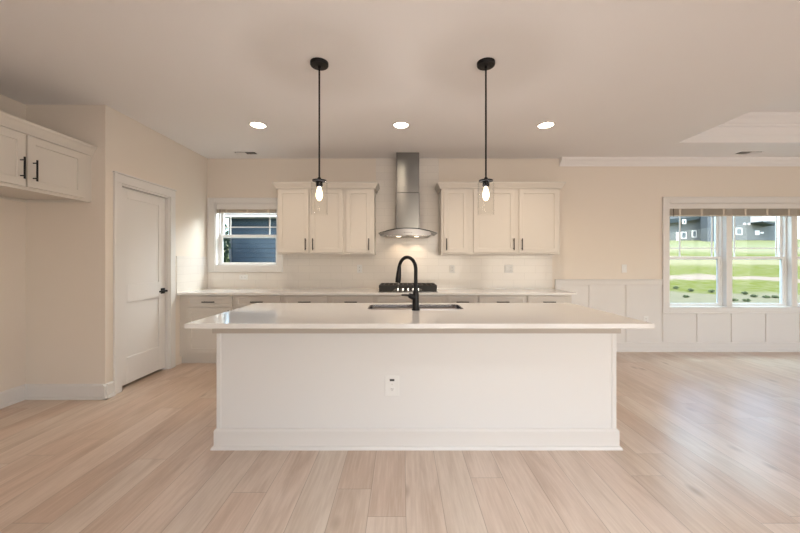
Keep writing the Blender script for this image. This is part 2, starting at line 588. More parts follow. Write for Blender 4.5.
# rear wall with two glass doors
b = B()
b.box(XP, 0.05, YR - 0.15, YR, 0, H)
b.box(2.55, 3.35, YR - 0.15, YR, 0, H)
b.box(5.85, XR, YR - 0.15, YR, 0, H)
b.box(0.05, 2.55, YR - 0.15, YR, 2.2, H)
b.box(3.35, 5.85, YR - 0.15, YR, 2.2, H)
struct('wall_rear', b, M['wall'], 'wall behind the viewer')
n_ = 0
for x0, x1 in ((0.05, 2.55), (3.35, 5.85)):
    r = thing('door_%d' % (2 + n_), 'sliding glass door behind the viewer', None, ((x0 + x1) / 2, YR - 0.1, 0)); r['kind'] = 'structure'
    n_ += 1
    f = B(); f.box(x0, x0 + 0.05, YR - 0.12, YR - 0.06, 0, 2.2); f.box(x1 - 0.05, x1, YR - 0.12, YR - 0.06, 0, 2.2)
    f.box(x0 + 0.05, x1 - 0.05, YR - 0.12, YR - 0.06, 2.12, 2.2); f.box(x0 + 0.05, x1 - 0.05, YR - 0.12, YR - 0.06, 0, 0.08)
    f.box((x0 + x1) / 2 - 0.04, (x0 + x1) / 2 + 0.04, YR - 0.12, YR - 0.06, 0.08, 2.12)
    put('door_frame', f, M['vinyl'], r)
r = thing('window_3', 'window in the dining side wall', None, (XR + 0.08, 1.3, 0.72)); r['kind'] = 'structure'
f = B(); f.box(XR + 0.05, XR + 0.1, -0.05, 0.0, 0.72, 2.15); f.box(XR + 0.05, XR + 0.1, 2.6, 2.65, 0.72, 2.15)
f.box(XR + 0.05, XR + 0.1, 0, 2.6, 0.72, 0.77); f.box(XR + 0.05, XR + 0.1, 0, 2.6, 2.1, 2.15); f.box(XR + 0.05, XR + 0.1, 1.27, 1.33, 0.77, 2.1)
put('window_frame', f, M['vinyl'], r)

# baseboards
BASE = [(0, 0), (0.03, 0), (0.03, 0.008), (0.026, 0.018), (0.016, 0.024), (0.016, 0.122), (0.012, 0.13), (0.006, 0.136), (0, 0.138)]
def baseboard(name, p0, p1, out, label):
    struct(name, B().prism(BASE, p0, p1, out), M['trim'], label)
baseboard('baseboard_back', (2.11, YB), (XR, YB), (0, -1), 'white baseboard under the dining window')
baseboard('baseboard_short', (XN, YN), (XL + 0.03, YN), (0, -1), 'white baseboard on the short wall by the niche')
baseboard('baseboard_left', (XL, YN - 0.03), (XL, 3.25), (1, 0), 'short white baseboard before the pantry door')
baseboard('baseboard_niche', (XN, YR), (XN, YN), (1, 0), 'white baseboard of the fridge niche')
baseboard('baseboard_right', (XR, YR), (XR, YB), (-1, 0), 'white baseboard on the dining side wall')

# ------------------------------------------------------------------ windows
def sash(parent, x0, x1, y, z0, z1, st, name, grid=None, rail_lo=None):
    f = B()
    lo = rail_lo or st
    d = 0.03
    f.box(x0, x0 + st, y, y + d, z0, z1, 0.003)
    f.box(x1 - st, x1, y, y + d, z0, z1, 0.003)
    f.box(x0 + st, x1 - st, y, y + d, z0, z0 + lo, 0.003)
    f.box(x0 + st, x1 - st, y, y + d, z1 - st, z1, 0.003)
    s = put(name, f, M['vinyl'], parent)
    put('glass_pane', B().box(x0 + st, x1 - st, y + 0.014, y + 0.018, z0 + lo, z1 - st), M['glass'], s)
    if grid:
        g = B()
        for gx in grid[0]:
            g.box(gx - 0.009, gx + 0.009, y + 0.004, y + 0.012, z0 + lo, z1 - st)
        for gz in grid[1]:
            g.box(x0 + st, x1 - st, y + 0.005, y + 0.013, gz - 0.008, gz + 0.008)
        put('window_grille', g, M['vinyl'], s)

def window_unit(parent, x0, x1, z0, z1, zm, grid):
    yo = YB + 0.085
    f = B()
    fr = 0.020
    f.box(x0, x0 + fr, yo, yo + 0.075, z0, z1, 0.002)
    f.box(x1 - fr, x1, yo, yo + 0.075, z0, z1, 0.002)
    f.box(x0 + fr, x1 - fr, yo, yo + 0.075, z0, z0 + 0.02, 0.002)
    f.box(x0 + fr, x1 - fr, yo, yo + 0.075, z1 - 0.03, z1, 0.002)
    put('window_frame', f, M['vinyl'], parent)
    sash(parent, x0 + fr, x1 - fr, yo + 0.04, zm - 0.02, z1 - 0.03, 0.035, 'upper_sash', grid)
    sash(parent, x0 + fr, x1 - fr, yo + 0.006, z0 + 0.02, zm + 0.025, 0.034, 'lower_sash', None, 0.032)

# window 1 beside the corner
w1 = thing('window_1', 'small white double hung window left of the upper cabinets', None, (-2.214, YB, 1.2)); w1['kind'] = 'structure'
sg = 340 / (YB + 0.135)
gx = lambda px: (px - 402) / sg
gz = lambda py: 1.279 + (261.4 - py) / sg
window_unit(w1, W1['x0'], W1['x1'], W1['z0'], W1['z1'], 1.64, ([gx(230.6), gx(269.8)], [gz(227.2), gz(214.6)]))
def casing(parent, x0, x1, z0, z1, wl, wr, wt, wb):
    def piece(a, b_, c_, d_):
        f = B().box(a, b_, YB - 0.018, YB, c_, d_, 0.003)
        return f
    f = B()
    f.box(x0 - wl, x0, YB - 0.018, YB, z0 - wb, z1 + wt, 0.003)
    f.box(x1, x1 + wr, YB - 0.018, YB, z0 - wb, z1 + wt, 0.003)
    f.box(x0, x1, YB - 0.018, YB, z1, z1 + wt, 0.003)
    f.box(x0, x1, YB - 0.018, YB, z0 - wb, z0, 0.003)
    # raised back band
    t = 0.012
    f.box(x0 - wl - 0.004, x0 - wl + t, YB - 0.026, YB, z0 - wb - 0.004, z1 + wt + 0.004, 0.003)
    f.box(x1 + wr - t, x1 + wr + 0.004, YB - 0.026, YB, z0 - wb - 0.004, z1 + wt + 0.004, 0.003)
    f.box(x0 - wl + t, x1 + wr - t, YB - 0.026, YB, z1 + wt - t, z1 + wt + 0.004, 0.003)
    f.box(x0 - wl + t, x1 + wr - t, YB - 0.026, YB, z0 - wb - 0.004, z0 - wb + t, 0.003)
    put('window_casing', f, M['trim'], parent)
def jamb(parent, x0, x1, z0, z1):
    f = B()
    f.box(x0, x0 + 0.008, YB - 0.002, YB + 0.085, z0, z1)
    f.box(x1 - 0.008, x1, YB - 0.002, YB + 0.085, z0, z1)
    f.box(x0 + 0.008, x1 - 0.008, YB - 0.002, YB + 0.085, z1 - 0.008, z1)
    put('window_jamb', f, M['trim'], parent)
    put('window_sill', B().box(x0 + 0.008, x1 - 0.008, YB - 0.002, YB + 0.085, z0, z0 + 0.014, 0.003), M['trim'], parent)
casing(w1, W1['x0'], W1['x1'], W1['z0'], W1['z1'], 0.095, 0.085, 0.07, 0.085)
jamb(w1, W1['x0'], W1['x1'], W1['z0'], W1['z1'])

w2 = thing('window_2', 'wide white triple double hung window above the wainscot', None, (5.14, YB, 0.645)); w2['kind'] = 'structure'
units = ((3.79, 4.63), (4.715, 5.56), (5.645, 6.49))
for (a, b_), g in zip(units, ((679.6, 711.6), (734.2, 776.0), (808, 847))):
    window_unit(w2, a, b_, W2['z0'], W2['z1'], 1.325, ([gx(g[0]), gx(g[1])], [gz(248.2)]))
f = B()
for a, b_ in ((4.63, 4.715), (5.56, 5.645)):
    f.box(a, b_, YB + 0.02, YB + 0.16, W2['z0'] + 0.014, W2['z1'] - 0.008, 0.003)
put('window_mullion', f, M['trim'], w2)
casing(w2, W2['x0'], W2['x1'], W2['z0'], W2['z1'], 0.095, 0.095, 0.082, 0.08)
jamb(w2, W2['x0'], W2['x1'], W2['z0'], W2['z1'])

# blinds, raised
def blind(label, x0, x1, z_top, z_rail, z_bot, tapes, n, step):
    t = thing('window_blind', label, 'blind', ((x0 + x1) / 2, YB + 0.03, z_bot))
    put('head_rail', B().box(x0 + 0.004, x1 - 0.004, YB + 0.006, YB + 0.055, z_rail, z_top, 0.004), M['trim'], t)
    s = B()
    for k in range(n):
        z = z_bot + 0.012 + (z_rail - z_bot - 0.014) * (k + 0.5) / n
        s.box(x0 + 0.01, x1 - 0.01, YB + 0.004, YB + 0.054, z - 0.0018, z + 0.0018)
    put('slat_stack', s, M['blind'], t)
    put('bottom_rail', B().box(x0 + 0.01, x1 - 0.01, YB + 0.004, YB + 0.054, z_bot, z_bot + 0.012, 0.002), M['blind'], t)
    for x in tapes:
        put('ladder_tape', B().box(x - 0.014, x + 0.014, YB + 0.0012, YB + 0.0036, z_bot, z_rail), M['blind_edge'], t)
    c = B()
    c.tube([(x0 + 0.06, YB - 0.001, z_rail), (x0 + 0.06, YB - 0.001, z_bot - 0.01)], 0.003, 8)
    put('tilt_cord', c, M['iron'], t)
blind('raised tan blind gathered above the small window by the corner', W1['x0'] + 0.008, W1['x1'] - 0.008, 2.096, 2.02, 1.968, (-2.5, -2.2, -1.9), 7, 0)
blind('long raised tan blind across the wide dining window', W2['x0'] + 0.008, W2['x1'] - 0.008, 2.099, 2.028, 1.925, [3.95 + 0.311 * k for k in range(9)], 12, 0)

# ------------------------------------------------------------------ wainscot
b = B()
RZ0, RZ1 = 0.945, 1.012
for x0, x1 in ((2.17, W2['x0'] - 0.1), (W2['x1'] + 0.1, XR)):
    b.box(x0, x1, YB - 0.018, YB, RZ0, RZ1, 0.003)
    b.box(x0, x1, YB - 0.028, YB, RZ1, RZ1 + 0.014, 0.004)
for x in (2.17, 2.65, 3.176):
    b.box(x, x + 0.068, YB - 0.016, YB, 0.135, RZ0 + 0.004, 0.002)
for x in (3.69, 4.18, 4.67, 5.156, 5.64, 6.12, 6.55):
    b.box(x, x + 0.068, YB - 0.016, YB, 0.135, 0.545, 0.002)
for x in (7.0,):
    b.box(x, x + 0.068, YB - 0.016, YB, 0.135, RZ0 + 0.004, 0.002)
struct('trim_3', b, M['trim'], 'white board and batten wainscot with chair rail')
struct('trim_4', B().box(2.17, W2['x0'] - 0.09, YB - 0.004, YB, 0.13, RZ0 + 0.003).box(W2['x0'] - 0.09, W2['x1'] + 0.09, YB - 0.004, YB, 0.13, 0.55).box(W2['x1'] + 0.09, XR, YB - 0.004, YB, 0.13, RZ0 + 0.003), M['trim'], 'painted backing panel of the wainscot')

# ------------------------------------------------------------------ pantry door
d1 = thing('door_1', 'white two panel pantry door with black lever', None, (XL - 0.06, (DY0 + DY1) / 2, 0)); d1['kind'] = 'structure'
f = B()
xf = XL - 0.035; bk = xf - 0.035
ya, yb = DY0 + 0.022, DY1 - 0.022
zb, zt = 0.03, DZ - 0.022
sw = 0.105
f.box(bk, xf - 0.010, ya, yb, zb, zt)
def panel_fr(y0, y1, z0, z1):
    f.box(xf - 0.010, xf, y0, y1, z0, z1, 0.0025)
panel_fr(ya, ya + sw, zb, zt); panel_fr(yb - sw, yb, zb, zt)
panel_fr(ya + sw, yb - sw, zb, 0.30); panel_fr(ya + sw, yb - sw, 0.86, 1.045); panel_fr(ya + sw, yb - sw, 1.92, zt)
put('door_panel', f, M['trim'], d1)
f = B()
f.box(XL - 0.12, XL + 0.001, DY0, DY0 + 0.018, 0, DZ); f.box(XL - 0.12, XL + 0.001, DY1 - 0.018, DY1, 0, DZ); f.box(XL - 0.12, XL + 0.001, DY0 + 0.018, DY1 - 0.018, DZ - 0.018, DZ)
put('door_jamb', f, M['trim'], d1)
f = B()
cw = 0.088
f.box(XL, XL + 0.018, DY0 - cw + 0.006, DY0 + 0.006, 0, DZ, 0.003)
f.box(XL, XL + 0.018, DY1 - 0.006, DY1 - 0.006 + cw, 0, DZ, 0.003)
f.box(XL, XL + 0.018, DY0 - cw + 0.006, DY1 - 0.006 + cw, DZ, DZ + 0.085, 0.003)
f.box(XL, XL + 0.028, DY0 - cw - 0.004, DY1 + cw + 0.004, DZ + 0.085, DZ + 0.10, 0.003)
put('door_casing', f, M['trim'], d1)
f = B()
hy, hz = 3.975, 0.935
f.box(xf, xf + 0.008, hy - 0.032, hy + 0.032, hz - 0.032, hz + 0.032, 0.002)
f.tube([(xf, hy, hz), (xf + 0.05, hy, hz)], 0.012, 12)
f.box(xf + 0.042, xf + 0.054, hy - 0.115, hy + 0.014, hz - 0.010, hz + 0.010, 0.004, 2)
tag(put('door_handle', f, M['black'], d1), 'black lever handle on a square rose')

# ------------------------------------------------------------------ tile backsplash
ZC = 0.914
ZB = 0.892        # back counter reads slightly lower than the island
bx = B()
yt = YB - 0.009
bx.box(XL + 0.009, -0.37, yt, YB, ZB, 1.113)
bx.box(W1['x1'] + 0.09, -0.37, yt, YB, 1.113, 1.375)
bx.box(-0.37, 0.52, yt, YB, ZB, H)
bx.box(0.52, 2.13, yt, YB, ZB, 1.375)
struct('backsplash', bx, M['tile'], 'white glossy tile backsplash behind the counter')
struct('backsplash_return', B().box(XL, XL + 0.009, 4.16, YB - 0.009, ZB, 1.345), M['tile'], 'white glossy tile return on the pantry wall')

# ------------------------------------------------------------------ cabinets
def pull(parent, cx, cy, cz, axis, n, length=0.155, m=None):
    """bar pull; axis 'x','y','z' bar direction; n outward unit vector"""
    f = B()
    ax = {'x': Vector((1, 0, 0)), 'y': Vector((0, 1, 0)), 'z': Vector((0, 0, 1))}[axis]
    n = Vector(n)
    c_ = Vector((cx, cy, cz))
    bar = c_ + n * 0.032
    f.tube([bar - ax * length / 2, bar + ax * length / 2], 0.0062, 12)
    for s_ in (-1, 1):
        f.tube([c_ + ax * s_ * length * 0.36, bar + ax * s_ * length * 0.36], 0.0048, 10)
    return put('bar_pull', f, m or M['black'], parent, True)

FY = YB - 0.33
def wall_cabinet(x0, x1, doors, label, group, end=None):
    """doors: (dx0, dx1, pull_x)"""
    t = thing('wall_cabinet', label, 'cabinet', ((x0 + x1) / 2, YB, 1.37), group)
    f = B()
    f.box(x0, x1, FY, YB, 1.37 + 0.02, 2.238)
    # light rail lip so the underside is recessed
    f.box(x0, x1, FY, FY + 0.02, 1.37, 1.39)
    f.box(x0, x0 + 0.018, FY + 0.02, YB, 1.37, 1.39)
    f.box(x1 - 0.018, x1, FY + 0.02, YB, 1.37, 1.39)
    put('cabinet_body', f, M['cabinet'], t)
    for a, b_, px in doors:
        d = put('cabinet_door', B().shaker((a, FY, 1.395), (1, 0, 0), (0, 0, 1), (0, -1, 0), b_ - a, 2.232 - 1.395), M['cabinet'], t)
        pull(d, px, FY - 0.02, 1.503, 'z', (0, -1, 0))
    return t
G1 = 'cream wall cabinets over the counter'
wall_cabinet(-1.645, -0.757, ((-1.634, -1.230, -1.268), (-1.208, -0.782, -1.170)), 'wide two door wall cabinet beside the small left window', G1)
wall_cabinet(-0.757, -0.370, ((-0.738, -0.408, -0.435),), 'narrow one door wall cabinet immediately left of the range hood', G1)
wall_cabinet(0.520, 0.907, ((0.553, 0.868, 0.585),), 'narrow one door wall cabinet immediately right of the range hood', G1)
wall_cabinet(0.907, 2.088, ((0.945, 1.486, 1.468), (1.545, 2.066, 1.577)), 'widest two door wall cabinet at the right end of the upper row', G1)
CP = [(0.0, 2.238), (0.022, 2.238), (0.022, 2.252), (0.028, 2.262), (0.050, 2.296), (0.056, 2.302), (0.056, 2.322), (0.0, 2.322)]
for x0, x1, lb in ((-1.645, -0.370, 'cream crown moulding capping the left upper cabinets'), (0.520, 2.088, 'cream crown moulding capping the right upper cabinets')):
    b = B()
    rings = []
    b.rings_rect([(0.001, 2.262), (0.001, 2.2625)], x0, x1, FY, YB)
    b = B().rings_rect(CP[1:-1], x0, x1, FY, YB)
    # hollow look unnecessary: solid cap sits on the cabinets
    o = put('crown_molding', b, M['cabinet'])
    tag(o, lb, 'moulding', 'crown mouldings on the wall cabinets')

# fridge-niche cabinet, doors facing right
t = thing('fridge_cabinet', 'deep cream cabinet high on the left wall above the fridge niche', 'cabinet', (-3.2, 2.6, 1.828))
XF = -2.895
f = B()
f.box(XN, XF, 2.04, YN, 1.85, 2.258)
f.box(XF - 0.02, XF, 2.04, YN, 1.828, 1.85)
f.box(XN, XF - 0.02, YN - 0.018, YN, 1.828, 1.85)
f.box(XN, XF - 0.02, 2.04, 2.058, 1.828, 1.85)
f.box(XN, XN + 0.018, 2.058, YN - 0.018, 1.828, 1.85)
put('cabinet_body', f, M['cabinet'], t)
for a, b_, py in ((2.135, 2.600, 2.562), (2.613, 3.075, 2.651)):
    d = put('cabinet_door', B().shaker((XF, a, 1.853), (0, 1, 0), (0, 0, 1), (1, 0, 0), b_ - a, 0.395), M['cabinet'], t)
    pull(d, XF + 0.02, py, 1.985, 'z', (1, 0, 0), 0.165)
b = B()
rings = []
for o_, z in [(0.0, 2.258), (0.012, 2.258), (0.016, 2.268), (0.04, 2.315), (0.052, 2.328), (0.055, 2.345)]:
    xx = XF + o_
    rings.append([(XN, 2.04 - o_, z), (xx, 2.04 - o_, z), (xx, YN, z), (XN, YN, z)])
b.loops(rings[1:], True)
tag(put('crown_molding', b, M['cabinet']), 'cream crown moulding capping the cabinet over the fridge niche', 'moulding')

# base cabinets
BF = YB - 0.60       # carcass face
def base_cabinet(x0, x1, front, doors, label, pulls=True, cooktop=False):
    t = thing('base_cabinet', label, 'cabinet', ((x0 + x1) / 2, YB, 0), 'cream base cabinets under the back counter')
    f = B()
    f.box(x0, x1, BF, YB - 0.001, 0.10, 0.862)
    f.box(x0, x1, YB - 0.56, YB - 0.001, 0.0, 0.10)
    put('cabinet_body', f, M['cabinet'], t)
    a, b_ = front
    d = put('drawer_front', B().shaker((a, BF, 0.715), (1, 0, 0), (0, 0, 1), (0, -1, 0), b_ - a, 0.135, 0.02, 0.034, 0.006), M['cabinet'], t)
    if pulls:
        pull(d, (a + b_) / 2, BF - 0.02, 0.778, 'x', (0, -1, 0))
    n = doors
    w = (b_ - a - 0.004 * (n - 1)) / n
    for k in range(n):
        dx = a + k * (w + 0.004)
        dd = put('cabinet_door', B().shaker((dx, BF, 0.14), (1, 0, 0), (0, 0, 1), (0, -1, 0), w, 0.56), M['cabinet'], t)
        px = dx + w - 0.03 if k == 0 else dx + 0.03
        pull(dd, px, BF - 0.02, 0.60, 'z', (0, -1, 0))
base_cabinet(-2.70, -2.086, (-2.665, -2.106), 1, 'base cabinet at the left end of the back counter by the pantry door')
base_cabinet(-2.086, -1.485, (-2.066, -1.510), 1, 'base cabinet second from the left end, below the small window')
base_cabinet(-1.485, -0.915, (-1.460, -0.940), 1, 'base cabinet below the wide left wall cabinet')
base_cabinet(-0.915, -0.346, (-0.890, -0.371), 1, 'base cabinet directly left of the cooktop cabinet')
base_cabinet(-0.346, 0.550, (-0.322, 0.530), 2, 'wide base cabinet with a plain front under the black cooktop', False)
base_cabinet(0.550, 0.940, (0.569, 0.926), 1, 'narrow base cabinet directly right of the cooktop cabinet')
base_cabinet(0.940, 1.546, (0.955, 1.530), 1, 'base cabinet second from the right end of the back counter')
base_cabinet(1.546, 2.110, (1.562, 2.067), 1, 'base cabinet at the right end of the back counter by the wainscot')
o = put('filler_panel', B().box(XL, -2.70, BF, BF + 0.02, 0.10, 0.862).box(XL, -2.70, YB - 0.56, YB - 0.54, 0, 0.10), M['cabinet'])
tag(o, 'thin cream filler strip between the first base cabinet and the pantry wall', 'filler panel')

# back counter with a rounded front corner
CT0 = 0.884
b = B()
CF = YB - 0.655
pts = [(XL, YB - 0.009), (XL, CF)]
rr = 0.06
for k in range(9):
    a = -PI / 2 + k * PI / 16
    pts.append((2.17 - rr + rr * math.cos(a), CF + rr + rr * math.sin(a)))
pts.append((2.17, YB - 0.009))
e = 0.003
def inset_pts(p, d):
    cx_ = (XL + 2.17) / 2; cy_ = (CF + YB) / 2
    return [(x + (d if x < cx_ else -d), y + (d if y < cy_ else 0)) for x, y in p]
ip = inset_pts(pts, e)
b.loops([[(x, y, ZB - 0.03) for x, y in ip], [(x, y, ZB - 0.03 + e) for x, y in pts], [(x, y, ZB - e) for x, y in pts], [(x, y, ZB) for x, y in ip]])
tag(put('back_countertop', b, M['quartz']), 'long white quartz countertop along the back wall under the tile', 'countertop')

# ------------------------------------------------------------------ cooktop
cx = 0.075
t = thing('gas_cooktop', 'black gas cooktop with cast iron grates under the range hood', 'cooktop', (cx, 4.50, ZB))
y0, y1 = 4.245, 4.745
put('cooktop_tray', B().box(cx - 0.375, cx + 0.375, y0, y1, ZB, ZB + 0.010, 0.004, 2), M['steel'], t)
def grate(x0, x1):
    g = B()
    zt_ = ZB + 0.088
    yy0, yy1 = y0 + 0.045, y1 - 0.02
    # rounded deep end frame
    for ya_, yb_ in ((yy0, yy0 + 0.018), (yy1 - 0.018, yy1)):
        g.box(x0, x1, ya_, yb_, ZB + 0.042, zt_, 0.006, 2)
    for xa in (x0, x1 - 0.016):
        g.box(xa, xa + 0.016, yy0 + 0.018, yy1 - 0.018, ZB + 0.042, zt_, 0.005, 2)
    for k in range(1, 4):
        xm = x0 + (x1 - x0) * k / 4
        g.box(xm - 0.006, xm + 0.006, yy0 + 0.018, yy1 - 0.018, zt_ - 0.022, zt_, 0.003)
    for k in range(1, 3):
        ym = yy0 + (yy1 - yy0) * k / 3
        g.box(x0 + 0.016, x1 - 0.016, ym - 0.006, ym + 0.006, zt_ - 0.024, zt_ - 0.002, 0.003)
    for xa in (x0 + 0.004, x1 - 0.024):
        for ya_ in (yy0, yy1 - 0.02):
            g.box(xa, xa + 0.02, ya_, ya_ + 0.02, ZB + 0.010, ZB + 0.044, 0.003)
    put('cast_iron_grate', g, M['iron'], t)
grate(cx - 0.368, cx - 0.128)
grate(cx - 0.122, cx + 0.122)
grate(cx + 0.128, cx + 0.368)
# deep dark end skirts of the outer grates
for (bx_, by_) in ((-0.25, 4.40), (-0.25, 4.62), (0.0, 4.53), (0.25, 4.40), (0.25, 4.62)):
    g = B().lathe(cx + bx_, by_, [(0.05, ZB + 0.010), (0.05, ZB + 0.022), (0.038, ZB + 0.026), (0.038, ZB + 0.036), (0.01, ZB + 0.038)], 20)
    put('burner', g, M['iron'], t, True)
for k in range(5):
    g = B()
    kx = cx - 0.128 + 0.064 * k
    g.lathe(kx, y0 + 0.030, [(0.021, ZB + 0.010), (0.022, ZB + 0.018), (0.017, ZB + 0.022), (0.015, ZB + 0.05), (0.012, ZB + 0.053)], 18)
    tag(put('control_knob', g, M['chrome'], t, True), 'steel knob')
for s_ in (-1, 1):
    g = B()
    xo = cx + s_ * 0.366
    xi = cx + s_ * 0.150
    prof = [(xo - s_ * 0.012, ZB + 0.012), (xi + s_ * 0.05, ZB + 0.012), (xi, ZB + 0.05), (xi - s_ * 0.01, ZB + 0.086), (xo - s_ * 0.02, ZB + 0.086), (xo, ZB + 0.068)]
    g.loops([[(x, y0 + 0.022, z) for x, z in prof], [(x, y0 + 0.040, z) for x, z in prof]])
    put('grate_apron', g, M['iron'], t)

# ------------------------------------------------------------------ range hood
hx = 0.077
t = thing('range_hood', 'stainless chimney range hood with curved glass canopy over the cooktop', 'range hood', (hx, YB, 1.62))
yt = YB - 0.009
put('lower_chimney', B().box(hx - 0.159, hx + 0.159, 4.55, yt, 1.675, 2.20, 0.004), M['steel'], t)
put('upper_chimney', B().box(hx - 0.154, hx + 0.154, 4.556, yt, 2.20, H, 0.004), M['steel'], t)
N = 24
def arc(x):
    return 1.708 - 0.062 * (x / 0.375) ** 2
rings = []
for k in range(N + 1):
    x = -0.378 + 0.756 * k / N
    z = arc(x)
    yf = 4.32 + 0.05 * (abs(x) / 0.378) ** 2.5
    rings.append([(hx + x, yf, z), (hx + x, yt, z), (hx + x, yt, z - 0.008), (hx + x, yf, z - 0.008)])
put('glass_canopy', B().loops(rings), M['hood_glass'], t, True)
rings = []
for k in range(N + 1):
    x = -0.295 + 0.59 * k / N
    yf = 4.335 + 0.05 * (abs(x) / 0.295) ** 2
    zt_ = arc(x) - 0.010
    rings.append([(hx + x, yf, zt_), (hx + x, yt, zt_), (hx + x, yt, 1.617), (hx + x, yf + 0.004, 1.617)])
hb = put('hood_body', B().loops(rings), M['hood_steel'], t, True)
for s_ in (-1, 1):
    put('grease_filter', B().box(hx + s_ * 0.14 - 0.12, hx + s_ * 0.14 + 0.12, 4.36, 4.55, 1.611, 1.616), M['sink_steel'], t)
    g = B().lathe(hx + s_ * 0.122, 4.60, [(0.030, 1.617), (0.030, 1.6125), (0.028, 1.612)], 20)
    put('hood_lamp', g, M['hoodled'], t)
    light('hood_lamp_light', 'SPOT', (hx + s_ * 0.122, 4.67, 1.608), (R(14), 0, 0), 2.6, WARM, spot_size=R(104), spot_blend=0.7, shadow_soft_size=0.02)
g = B()
for k in range(4):
    g.box(hx - 0.05 + 0.03 * k, hx - 0.04 + 0.03 * k, 4.331, 4.337, 1.645, 1.652)
put('control_button', g, M['slot'], t)

# ------------------------------------------------------------------ island
IX0, IX1, IY0, IY1 = -1.266, 1.464, 2.329, 2.945
t = thing('kitchen_island', 'long white panelled kitchen island in the middle of the floor', 'island', (0.1, 2.68, 0))
f = B()
f.box(IX0, IX1, IY0, IY0 + 0.02, 0, 0.874)
f.box(IX0, IX0 + 0.02, IY0 + 0.02, IY1, 0, 0.874)
f.box(IX1 - 0.02, IX1, IY0 + 0.02, IY1, 0, 0.874)
f.box(IX0 + 0.02, IX1 - 0.02, IY1 - 0.02, IY1, 0, 0.874)
f.box(IX0 + 0.02, IX1 - 0.02, IY0 + 0.02, IY1 - 0.02, 0.0, 0.02)
put('island_body', f, M['island'], t)
for x in (IX0 - 0.004, IX1 - 0.028):
    put('corner_trim', B().box(x, x + 0.032, IY0 - 0.004, IY0 + 0.03, 0.13, 0.80, 0.003), M['island'], t)
    put('corner_trim', B().box(x, x + 0.032, IY1 - 0.03, IY1 + 0.004, 0.13, 0.80, 0.003), M['island'], t)
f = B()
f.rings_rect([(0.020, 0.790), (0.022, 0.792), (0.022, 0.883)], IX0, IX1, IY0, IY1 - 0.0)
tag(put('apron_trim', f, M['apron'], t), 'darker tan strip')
f = B()
f.loops([[(IX0 - d, IY0 - d, z), (IX1 + d, IY0 - d, z), (IX1 + d, IY1 + d * 0.3, z), (IX0 - d, IY1 + d * 0.3, z)] for d, z in BASE[1:-1]])
put('island_baseboard', f, M['trim'], t)
w = (IX1 - IX0 - 0.08) / 4
for k in range(4):
    a = IX1 - 0.04 - k * w
    d = put('cabinet_door', B().shaker((a - 0.004, IY1, 0.16), (-1, 0, 0), (0, 0, 1), (0, 1, 0), w - 0.008, 0.60), M['island'], t)
    pull(d, a - (w - 0.04 if k % 2 == 0 else 0.04), IY1 + 0.02, 0.66, 'z', (0, 1, 0))

# island slab with sink cut-out
SX0, SX1, SY0, SY1 = -0.258, 0.466, 2.588, 2.870
def rrect(x0, x1, y0, y1, r, n=6):
    p = []
    for cx_, cy_, a0 in ((x1 - r, y1 - r, 0), (x0 + r, y1 - r, PI / 2), (x0 + r, y0 + r, PI), (x1 - r, y0 + r, 1.5 * PI)):
        for k in range(n + 1):
            a = a0 + k * PI / 2 / n
            p.append((cx_ + r * math.cos(a), cy_ + r * math.sin(a)))
    return p
bm = bmesh.new()
e = 0.0025
OX0, OX1, OY0, OY1 = -1.275, 1.479, 1.993, 2.985
hole = rrect(SX0, SX1, SY0, SY1, 0.045)
def addloop(p, z):
    vs_ = [bm.verts.new((x, y, z)) for x, y in p]
    es = [bm.edges.new((vs_[i], vs_[(i + 1) % len(vs_)])) for i in range(len(vs_))]
    return vs_, es
def orect(i):
    return [(OX0 + i, OY0 + i), (OX1 - i, OY0 + i), (OX1 - i, OY1 - i), (OX0 + i, OY1 - i)]
t1, te1 = addloop(orect(e), ZC); t2, te2 = addloop(hole, ZC)
b1, be1 = addloop(orect(e), CT0); b2, be2 = addloop(hole, CT0)
m1, _ = addloop(orect(0), ZC - e); m2, _ = addloop(orect(0), CT0 + e)
bmesh.ops.triangle_fill(bm, edges=te1 + te2, use_beauty=True)
bmesh.ops.triangle_fill(bm, edges=be1 + be2, use_beauty=True)
for lo, hi in ((b1, m2), (m2, m1), (m1, t1), (t2, b2)):
    n = len(lo)
    for i in range(n):
        j = (i + 1) % n
        bm.faces.new((lo[i], lo[j], hi[j], hi[i]))
q = B(); q.bm.free(); q.bm = bm
tag(put('island_countertop', q, M['quartz']), 'large white quartz slab topping the island', 'countertop')

# sink
t = thing('kitchen_sink', 'stainless steel sink set in the island slab behind the faucet', 'sink', ((SX0 + SX1) / 2, (SY0 + SY1) / 2, CT0))
def basin(b):
    o0 = rrect(SX0 - 0.010, SX1 + 0.010, SY0 - 0.010, SY1 + 0.010, 0.053)
    o1 = rrect(SX0 + 0.002, SX1 - 0.002, SY0 + 0.002, SY1 - 0.002, 0.043)
    o2 = rrect(SX0 + 0.010, SX1 - 0.010, SY0 + 0.010, SY1 - 0.010, 0.05)
    o3 = rrect(SX0 + 0.03, SX1 - 0.03, SY0 + 0.03, SY1 - 0.03, 0.05)
    zz = ZC
    b.loops([[(x, y, zz + 0.0002) for x, y in o0], [(x, y, zz + 0.002) for x, y in o0], [(x, y, zz + 0.002) for x, y in o1], [(x, y, zz - 0.20) for x, y in o2], [(x, y, zz - 0.22) for x, y in o3]], False)
    b.bm.verts.ensure_lookup_table()
    b.bm.faces.new(b.bm.verts[-len(o3):])
    return b
put('sink_bowl', basin(B()), M['bowl_steel'], t, True)
put('sink_drain', B().lathe((SX0 + SX1) / 2, (SY0 + SY1) / 2 + 0.05, [(0.045, ZC - 0.2195), (0.045, ZC - 0.216), (0.03, ZC - 0.215), (0.02, ZC - 0.218)], 20), M['chrome'], t, True)

